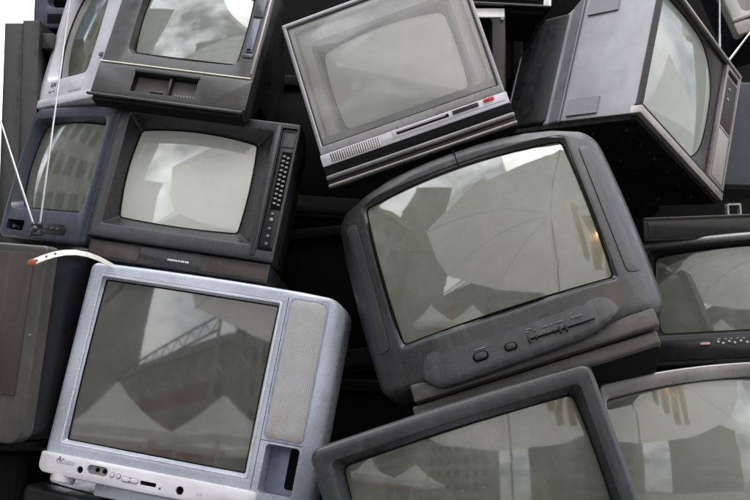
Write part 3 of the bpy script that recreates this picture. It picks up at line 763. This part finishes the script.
# ---- perforated strap over the silver set's corner
sr_ = root('perforated_strap', (-.925, -.075, 1.387), (0, 0, 0), 'cream strap with punched holes and a rusty end, reaching over the silver-blue set corner', 'strap')
def ribbon(bm, pts, wid, th):
    pts = [Vector(p) for p in pts]; rg = []
    for i, p in enumerate(pts):
        d = (pts[min(i+1, len(pts)-1)]-pts[max(i-1, 0)]).normalized(); f = Vector((.1, -1, .35)).normalized(); up = f.cross(d)*-1; up.normalize(); nn = d.cross(up).normalized()
        wd = wid*(1-.55*max(0, i/(len(pts)-1)-.45))
        rg.append([p+up*wd/2+nn*th, p-up*wd/2+nn*th, p-up*wd/2-nn*th, p+up*wd/2-nn*th])
    loft(bm, rg, cap0=True, cap1=True)
path = [(0, 0, 0), (.025, .006, .012), (.05, .015, .022), (.075, .03, .029), (.098, .055, .032), (.120, .09, .029), (.142, .13, .020), (.165, .18, .004), (.185, .23, -.016), (.20, .27, -.036)]
bm = bmesh.new(); ribbon(bm, path, .017, .0012); finish('band', bm, M['strap'], sr_)
bm = bmesh.new(); bmesh.ops.create_uvsphere(bm, u_segments=16, v_segments=10, radius=1, matrix=Matrix.Translation((-.002, -.002, -.001)) @ Matrix.Rotation(R(-24), 4, 'Y') @ Matrix.Diagonal((.013, .004, .0098, 1))); finish('rusty_end', bm, M['rust'], sr_)
for p in ((.012, -.002, .006), (.036, .003, .0165), (.058, .009, .0245)):
    bm = bmesh.new(); bmesh.ops.create_uvsphere(bm, u_segments=12, v_segments=8, radius=.0034, matrix=Matrix.Translation((p[0], p[1]-.0005, p[2])) @ Matrix.Diagonal((1, .5, 1, 1))); finish('hole_dot', bm, M['ink'], sr_)  # dark dots stand in for the punched holes

# ================================================================== SETTING
def sheet(name, x0, x1, y0, y1, z, mat):
    bm = bmesh.new(); bm.faces.new([bm.verts.new((x, y, z)) for x, y in ((x0, y0), (x1, y0), (x1, y1), (x0, y1))]); return finish(name, bm, mat, smooth=False)
M['ground'] = plastic('worn concrete', (.19, .185, .175), .85, 0, .3, scratch=.6, grain=.3)
tag(sheet('ground', -400, 400, -400, 400, GROUND, M['ground']), None, None, kind='structure')

# what the screens look out on: market tents, parasol, buildings behind the photographer
M['canvas'] = canvas_mat('white canvas', (.86, .85, .81), .5)
M['parasolcloth'] = canvas_mat('thin parasol cloth', (.82, .80, .76), .66)
M['seam'] = canvas_mat('parasol seam tape', (.85, .83, .76), .65)
M['facade'] = flat('grey facade', (.25, .245, .225), .7)
M['facade2'] = flat('pale facade', (.20, .195, .185), .7)
M['window'] = flat('dark window', (.05, .052, .055), .2)
M['pole'] = flat('tent pole', (.5, .5, .5), .4, .5)

def box_bm(bm, x0, x1, y0, y1, z0, z1):
    vs = [bm.verts.new((x, y, z)) for z in (z0, z1) for x, y in ((x0, y0), (x1, y0), (x1, y1), (x0, y1))]
    for f in ((0, 1, 2, 3), (4, 5, 6, 7), (0, 1, 5, 4), (1, 2, 6, 5), (2, 3, 7, 6), (3, 0, 4, 7)): bm.faces.new([vs[i] for i in f])

M['redcanvas'] = canvas_mat('red canvas', (.35, .10, .08), .4)
def market_tent(loc, rz, s, label, cloth='canvas'):
    a = root('market_tent', loc, (0, 0, rz), label, 'tent', 'market tents across the way')
    bm = bmesh.new(); n = 8; rings_ = []
    for k in range(n+1):
        q = k/n; hw = s*(1-q) + .05*q; z = 2.2 + 1.5*(q**1.5)
        rings_.append([Vector((hw*cx, hw*cy_, z)) for cx, cy_ in ((-1, -1), (0, -1), (1, -1), (1, 0), (1, 1), (0, 1), (-1, 1), (-1, 0))])
    rings_.insert(0, [Vector((p.x, p.y, 1.95)) for p in rings_[0]])
    loft(bm, rings_, cap1=True); finish('canopy', bm, M[cloth], a, angle=20)
    for sx in (-1, 1):
        for sy in (-1, 1):
            bm = bmesh.new(); tube(bm, [(sx*(s-.05), sy*(s-.05), 0), (sx*(s-.05), sy*(s-.05), 2.2)], .035, 8); finish('leg', bm, M['pole'], a)
    return a
TENTS = [((-8.6, -10.4, GROUND), 38, 1.6, 'white peaked market tent at the left of the square'), ((-5.9, -12.8, GROUND), 24, 1.7, 'white peaked market tent in the middle of the square'), ((7.6, 2.4, GROUND), 0, 1.8, 'white peaked market tent standing to the right of the pile')]
for a in TENTS: market_tent(*a)
market_tent((-10.6, -16.5, GROUND), 30, 1.8, 'red peaked market tent behind the two white ones', 'redcanvas')

def parasol(loc, rad, ht, label, tilt=(0, 0, 0)):
    a = root('parasol', loc, tilt, label, 'parasol')
    n = 8; bm = bmesh.new(); rings_ = []
    for k in range(7):
        q = k/6; rr_ = rad*(1-q)+.03*q; z = ht + .55*rad*(1-(1-q)**1.6)
        rings_.append([Vector((rr_*math.cos(2*math.pi*i/(4*n))*(1-.05*(i % 4 != 0)*(1-q)), rr_*math.sin(2*math.pi*i/(4*n))*(1-.05*(i % 4 != 0)*(1-q)), z)) for i in range(4*n)])
    loft(bm, rings_, cap1=True); finish('canopy', bm, M['parasolcloth'], a, angle=12)
    for i in range(n):
        ang = 2*math.pi*i/n; bm = bmesh.new()
        tube(bm, [(rad*(1-q)*math.cos(ang), rad*(1-q)*math.sin(ang), ht+.55*rad*(1-(1-q)**1.6)-.02) for q in (0, .25, .5, .75, .97)], .011, 6); finish('rib', bm, M['seam'], a)
    bm = bmesh.new(); tube(bm, [(0, 0, 0), (0, 0, ht+.5*rad)], .03, 10); finish('pole', bm, M['pole'], a)
    return a
parasol((.75, -4.6, GROUND), 3.8, 3.2, 'large pale parasol standing over the square')
M['lamp'], _nt, _p = new_mat('warm lamp'); _p.inputs['Emission Color'].default_value = (1, .62, .30, 1); _p.inputs['Emission Strength'].default_value = 160
M['drape'] = canvas_mat('warm cloth', (.90, .80, .66), .6)
for k, (x, y, z) in enumerate(((1.55, -3.15, 4.25), (1.85, -3.35, 4.05), (1.95, -2.95, 3.9), (1.25, -2.95, 4.45))):
    a = root('cloth_drape', (x, y, z), (0, 0, 40*k), 'pale cloth drape hanging from the edge of the parasol', 'drape', 'cloth drapes under the parasol')
    bm = bmesh.new(); rows = []
    for r_ in range(13):
        q = r_/12; rows.append([bm.verts.new(((-.16+.04*c)*(1-.5*q)+.05*math.sin(5*q), .05*math.sin(c*1.7+2*q), -1.6*q)) for c in range(9)])
    for ra, rb in zip(rows, rows[1:]):
        for c in range(8): bm.faces.new((ra[c], ra[c+1], rb[c+1], rb[c]))
    finish('cloth', bm, M['drape'], a)
    bm = bmesh.new(); tube(bm, [(-.17, 0, .005), (.17, 0, .005)], .012, 8); finish('rail', bm, M['pole'], a)
a = root('hanging_lamp', (1.62, -3.02, 3.55), (0, 0, 0), 'warm lit bulb hanging among the pale drapes', 'lamp')
bm = bmesh.new(); bmesh.ops.create_uvsphere(bm, u_segments=14, v_segments=10, radius=.045); finish('bulb', bm, M['lamp'], a)
bm = bmesh.new(); tube(bm, [(0, 0, .04), (0, 0, .10), (0, 0, .42)], [.02, .02, .004], 8); finish('socket', bm, M['wire'], a)

M['banner'] = canvas_mat('faded red banner', (.34, .12, .10), .3); M['steel'] = flat('grey steel', (.24, .235, .225), .5, .1)
def gantry(loc, rz, w_, h_, label, cloth):
    a = root('gantry', loc, (0, 0, rz), label, 'gantry')
    for sx in (-1, 1):
        bm = bmesh.new(); tube(bm, [(sx*w_/2, 0, 0), (sx*w_/2, 0, h_)], .07, 8); finish('post', bm, M['steel'], a)
    for z in (h_, h_-.7):
        bm = bmesh.new(); tube(bm, [(-w_/2, 0, z), (w_/2, 0, z)], .06, 8); finish('beam', bm, M['steel'], a)
    bm = bmesh.new()
    for k in range(int(w_/.7)): tube(bm, [(-w_/2+.7*k, 0, h_-(.7 if k % 2 else 0)), (-w_/2+.7*(k+1), 0, h_-(0 if k % 2 else .7))], .03, 6)
    finish('lattice', bm, M['steel'], a)
    if cloth:
        bm = bmesh.new(); pad(bm, -w_*.3, w_*.2, h_-1.35, h_-.8, .02, -.01, .01, .002); finish('banner', bm, M['banner'], a)
    return a
gantry((-9.2, -15.0, GROUND), 32, 11, 5.2, 'steel lattice gantry with a faded red banner over the tents', True)
gantry((-13.5, -20, GROUND), 36, 14, 8.0, 'tall steel lattice gantry behind the red tent', False)

def building(loc, rz, w, d, h, mat, floors, bays, label):
    a = root('building', loc, (0, 0, rz), label, 'building')
    bm = bmesh.new(); box_bm(bm, -w/2, w/2, -d/2, d/2, 0, h); finish('wall', bm, M[mat], a, smooth=False)
    bm = bmesh.new(); box_bm(bm, -w/2-.3, w/2+.3, -d/2-.3, d/2+.3, h+.003, h+.8); finish('roof', bm, M[mat], a, smooth=False)
    fh = h/floors; bw = w/bays
    for i in range(floors):
        bm = bmesh.new()
        for j in range(bays): box_bm(bm, -w/2+j*bw+bw*.18, -w/2+j*bw+bw*.82, d/2-.05, d/2+.04, i*fh+fh*.3, i*fh+fh*.82)
        finish('window_row', bm, M['window'], a, smooth=False)
    return a
building((-29, -23, GROUND), 52, 11, 10, 40, 'facade2', 26, 5, 'tall pale tower block at the left end of the square')
building((-22.2, -23.2, GROUND), 43, 5.5, 8, 17, 'facade', 7, 4, 'narrow dark grey house beside the tall tower block')
building((-24, -44, GROUND), 28, 26, 10, 13, 'facade', 5, 12, 'low grey office block at the far side of the square')
building((-6.9, -40, GROUND), 10, 15, 12, 32, 'facade', 12, 8, 'dark grey tower block behind the middle tent')
building((18, -38, GROUND), -24, 16, 12, 15, 'facade2', 6, 8, 'pale office block at the right end of the square')
building((-19, -1.5, GROUND), -90, 16, 10, 13, 'facade', 5, 8, 'dark grey house along the left side of the square')
building((-30, 40, GROUND), 0, 14, 10, 10, 'facade2', 4, 7, 'pale low building far behind the pile')

# ================================================================== LIGHT, SKY, CAMERA
SUN_EL, SUN_AZ = 62.0, 150.0          # azimuth clockwise from +Y (north): behind the photographer, to the right
w = bpy.data.worlds.new('World'); scene.world = w; w.use_nodes = True
nt = w.node_tree; L = nt.links; bg = nt.nodes['Background']
sky = nt.nodes.new('ShaderNodeTexSky'); sky.sky_type = 'NISHITA'; sky.sun_disc = False
sky.sun_elevation = R(SUN_EL); sky.sun_rotation = R(SUN_AZ); sky.dust_density = 2.0
tc = nt.nodes.new('ShaderNodeTexCoord'); mp = nt.nodes.new('ShaderNodeMapping'); mp.inputs['Scale'].default_value = (1, 1, 1.7)
L.new(tc.outputs['Generated'], mp.inputs['Vector'])
n1 = nt.nodes.new('ShaderNodeTexNoise'); n1.inputs['Scale'].default_value = 2.3; n1.inputs['Detail'].default_value = 8; n1.inputs['Roughness'].default_value = .55; n1.inputs['Distortion'].default_value = .3
L.new(mp.outputs[0], n1.inputs['Vector'])
n2 = nt.nodes.new('ShaderNodeTexNoise'); n2.inputs['Scale'].default_value = 4.5; n2.inputs['Detail'].default_value = 6
L.new(mp.outputs[0], n2.inputs['Vector'])
cover = ramp(nt, n1.outputs['Fac'], .40, .58); shade = ramp(nt, n2.outputs['Fac'], .3, .7)
cl = mix(nt, shade, (17.5, 18.8, 21.0), (29.5, 29.3, 29.2))
for nd in nt.nodes:
    if nd.type == 'MAP_RANGE': nd.clamp = True
sz = nt.nodes.new('ShaderNodeSeparateXYZ'); L.new(tc.outputs['Generated'], sz.inputs[0])
grad = ramp(nt, sz.outputs['Z'], 0.0, 1.0, .50, 2.3)
cg = nt.nodes.new('ShaderNodeVectorMath'); cg.operation = 'SCALE'; L.new(cl, cg.inputs[0]); L.new(grad, cg.inputs['Scale'])
L.new(mix(nt, cover, sky.outputs[0], cg.outputs[0]), bg.inputs['Color']); bg.inputs['Strength'].default_value = .10

sl = bpy.data.lights.new('sun', 'SUN'); sl.energy = 2.2; sl.angle = R(45); sl.color = (1, .97, .93)
so = bpy.data.objects.new('sun', sl); col.objects.link(so); so.location = (-3, -6, 8)
az, el = R(SUN_AZ), R(SUN_EL)
sd = Vector((math.sin(az)*math.cos(el), math.cos(az)*math.cos(el), math.sin(el)))
so.rotation_euler = sd.to_track_quat('Z', 'Y').to_euler()

cam = bpy.data.cameras.new('camera'); cam.lens = 45; cam.sensor_width = 36; cam.clip_start = .05; cam.clip_end = 1500
co = bpy.data.objects.new('camera', cam); col.objects.link(co); co.location = (0, -2.6, 1.2); co.rotation_euler = (R(95), 0, 0)
scene.camera = co
scene.view_settings.view_transform = 'Standard'; scene.view_settings.look = 'None'; scene.view_settings.exposure = 0
scene.cycles.max_bounces = 8; scene.cycles.transparent_max_bounces = 8
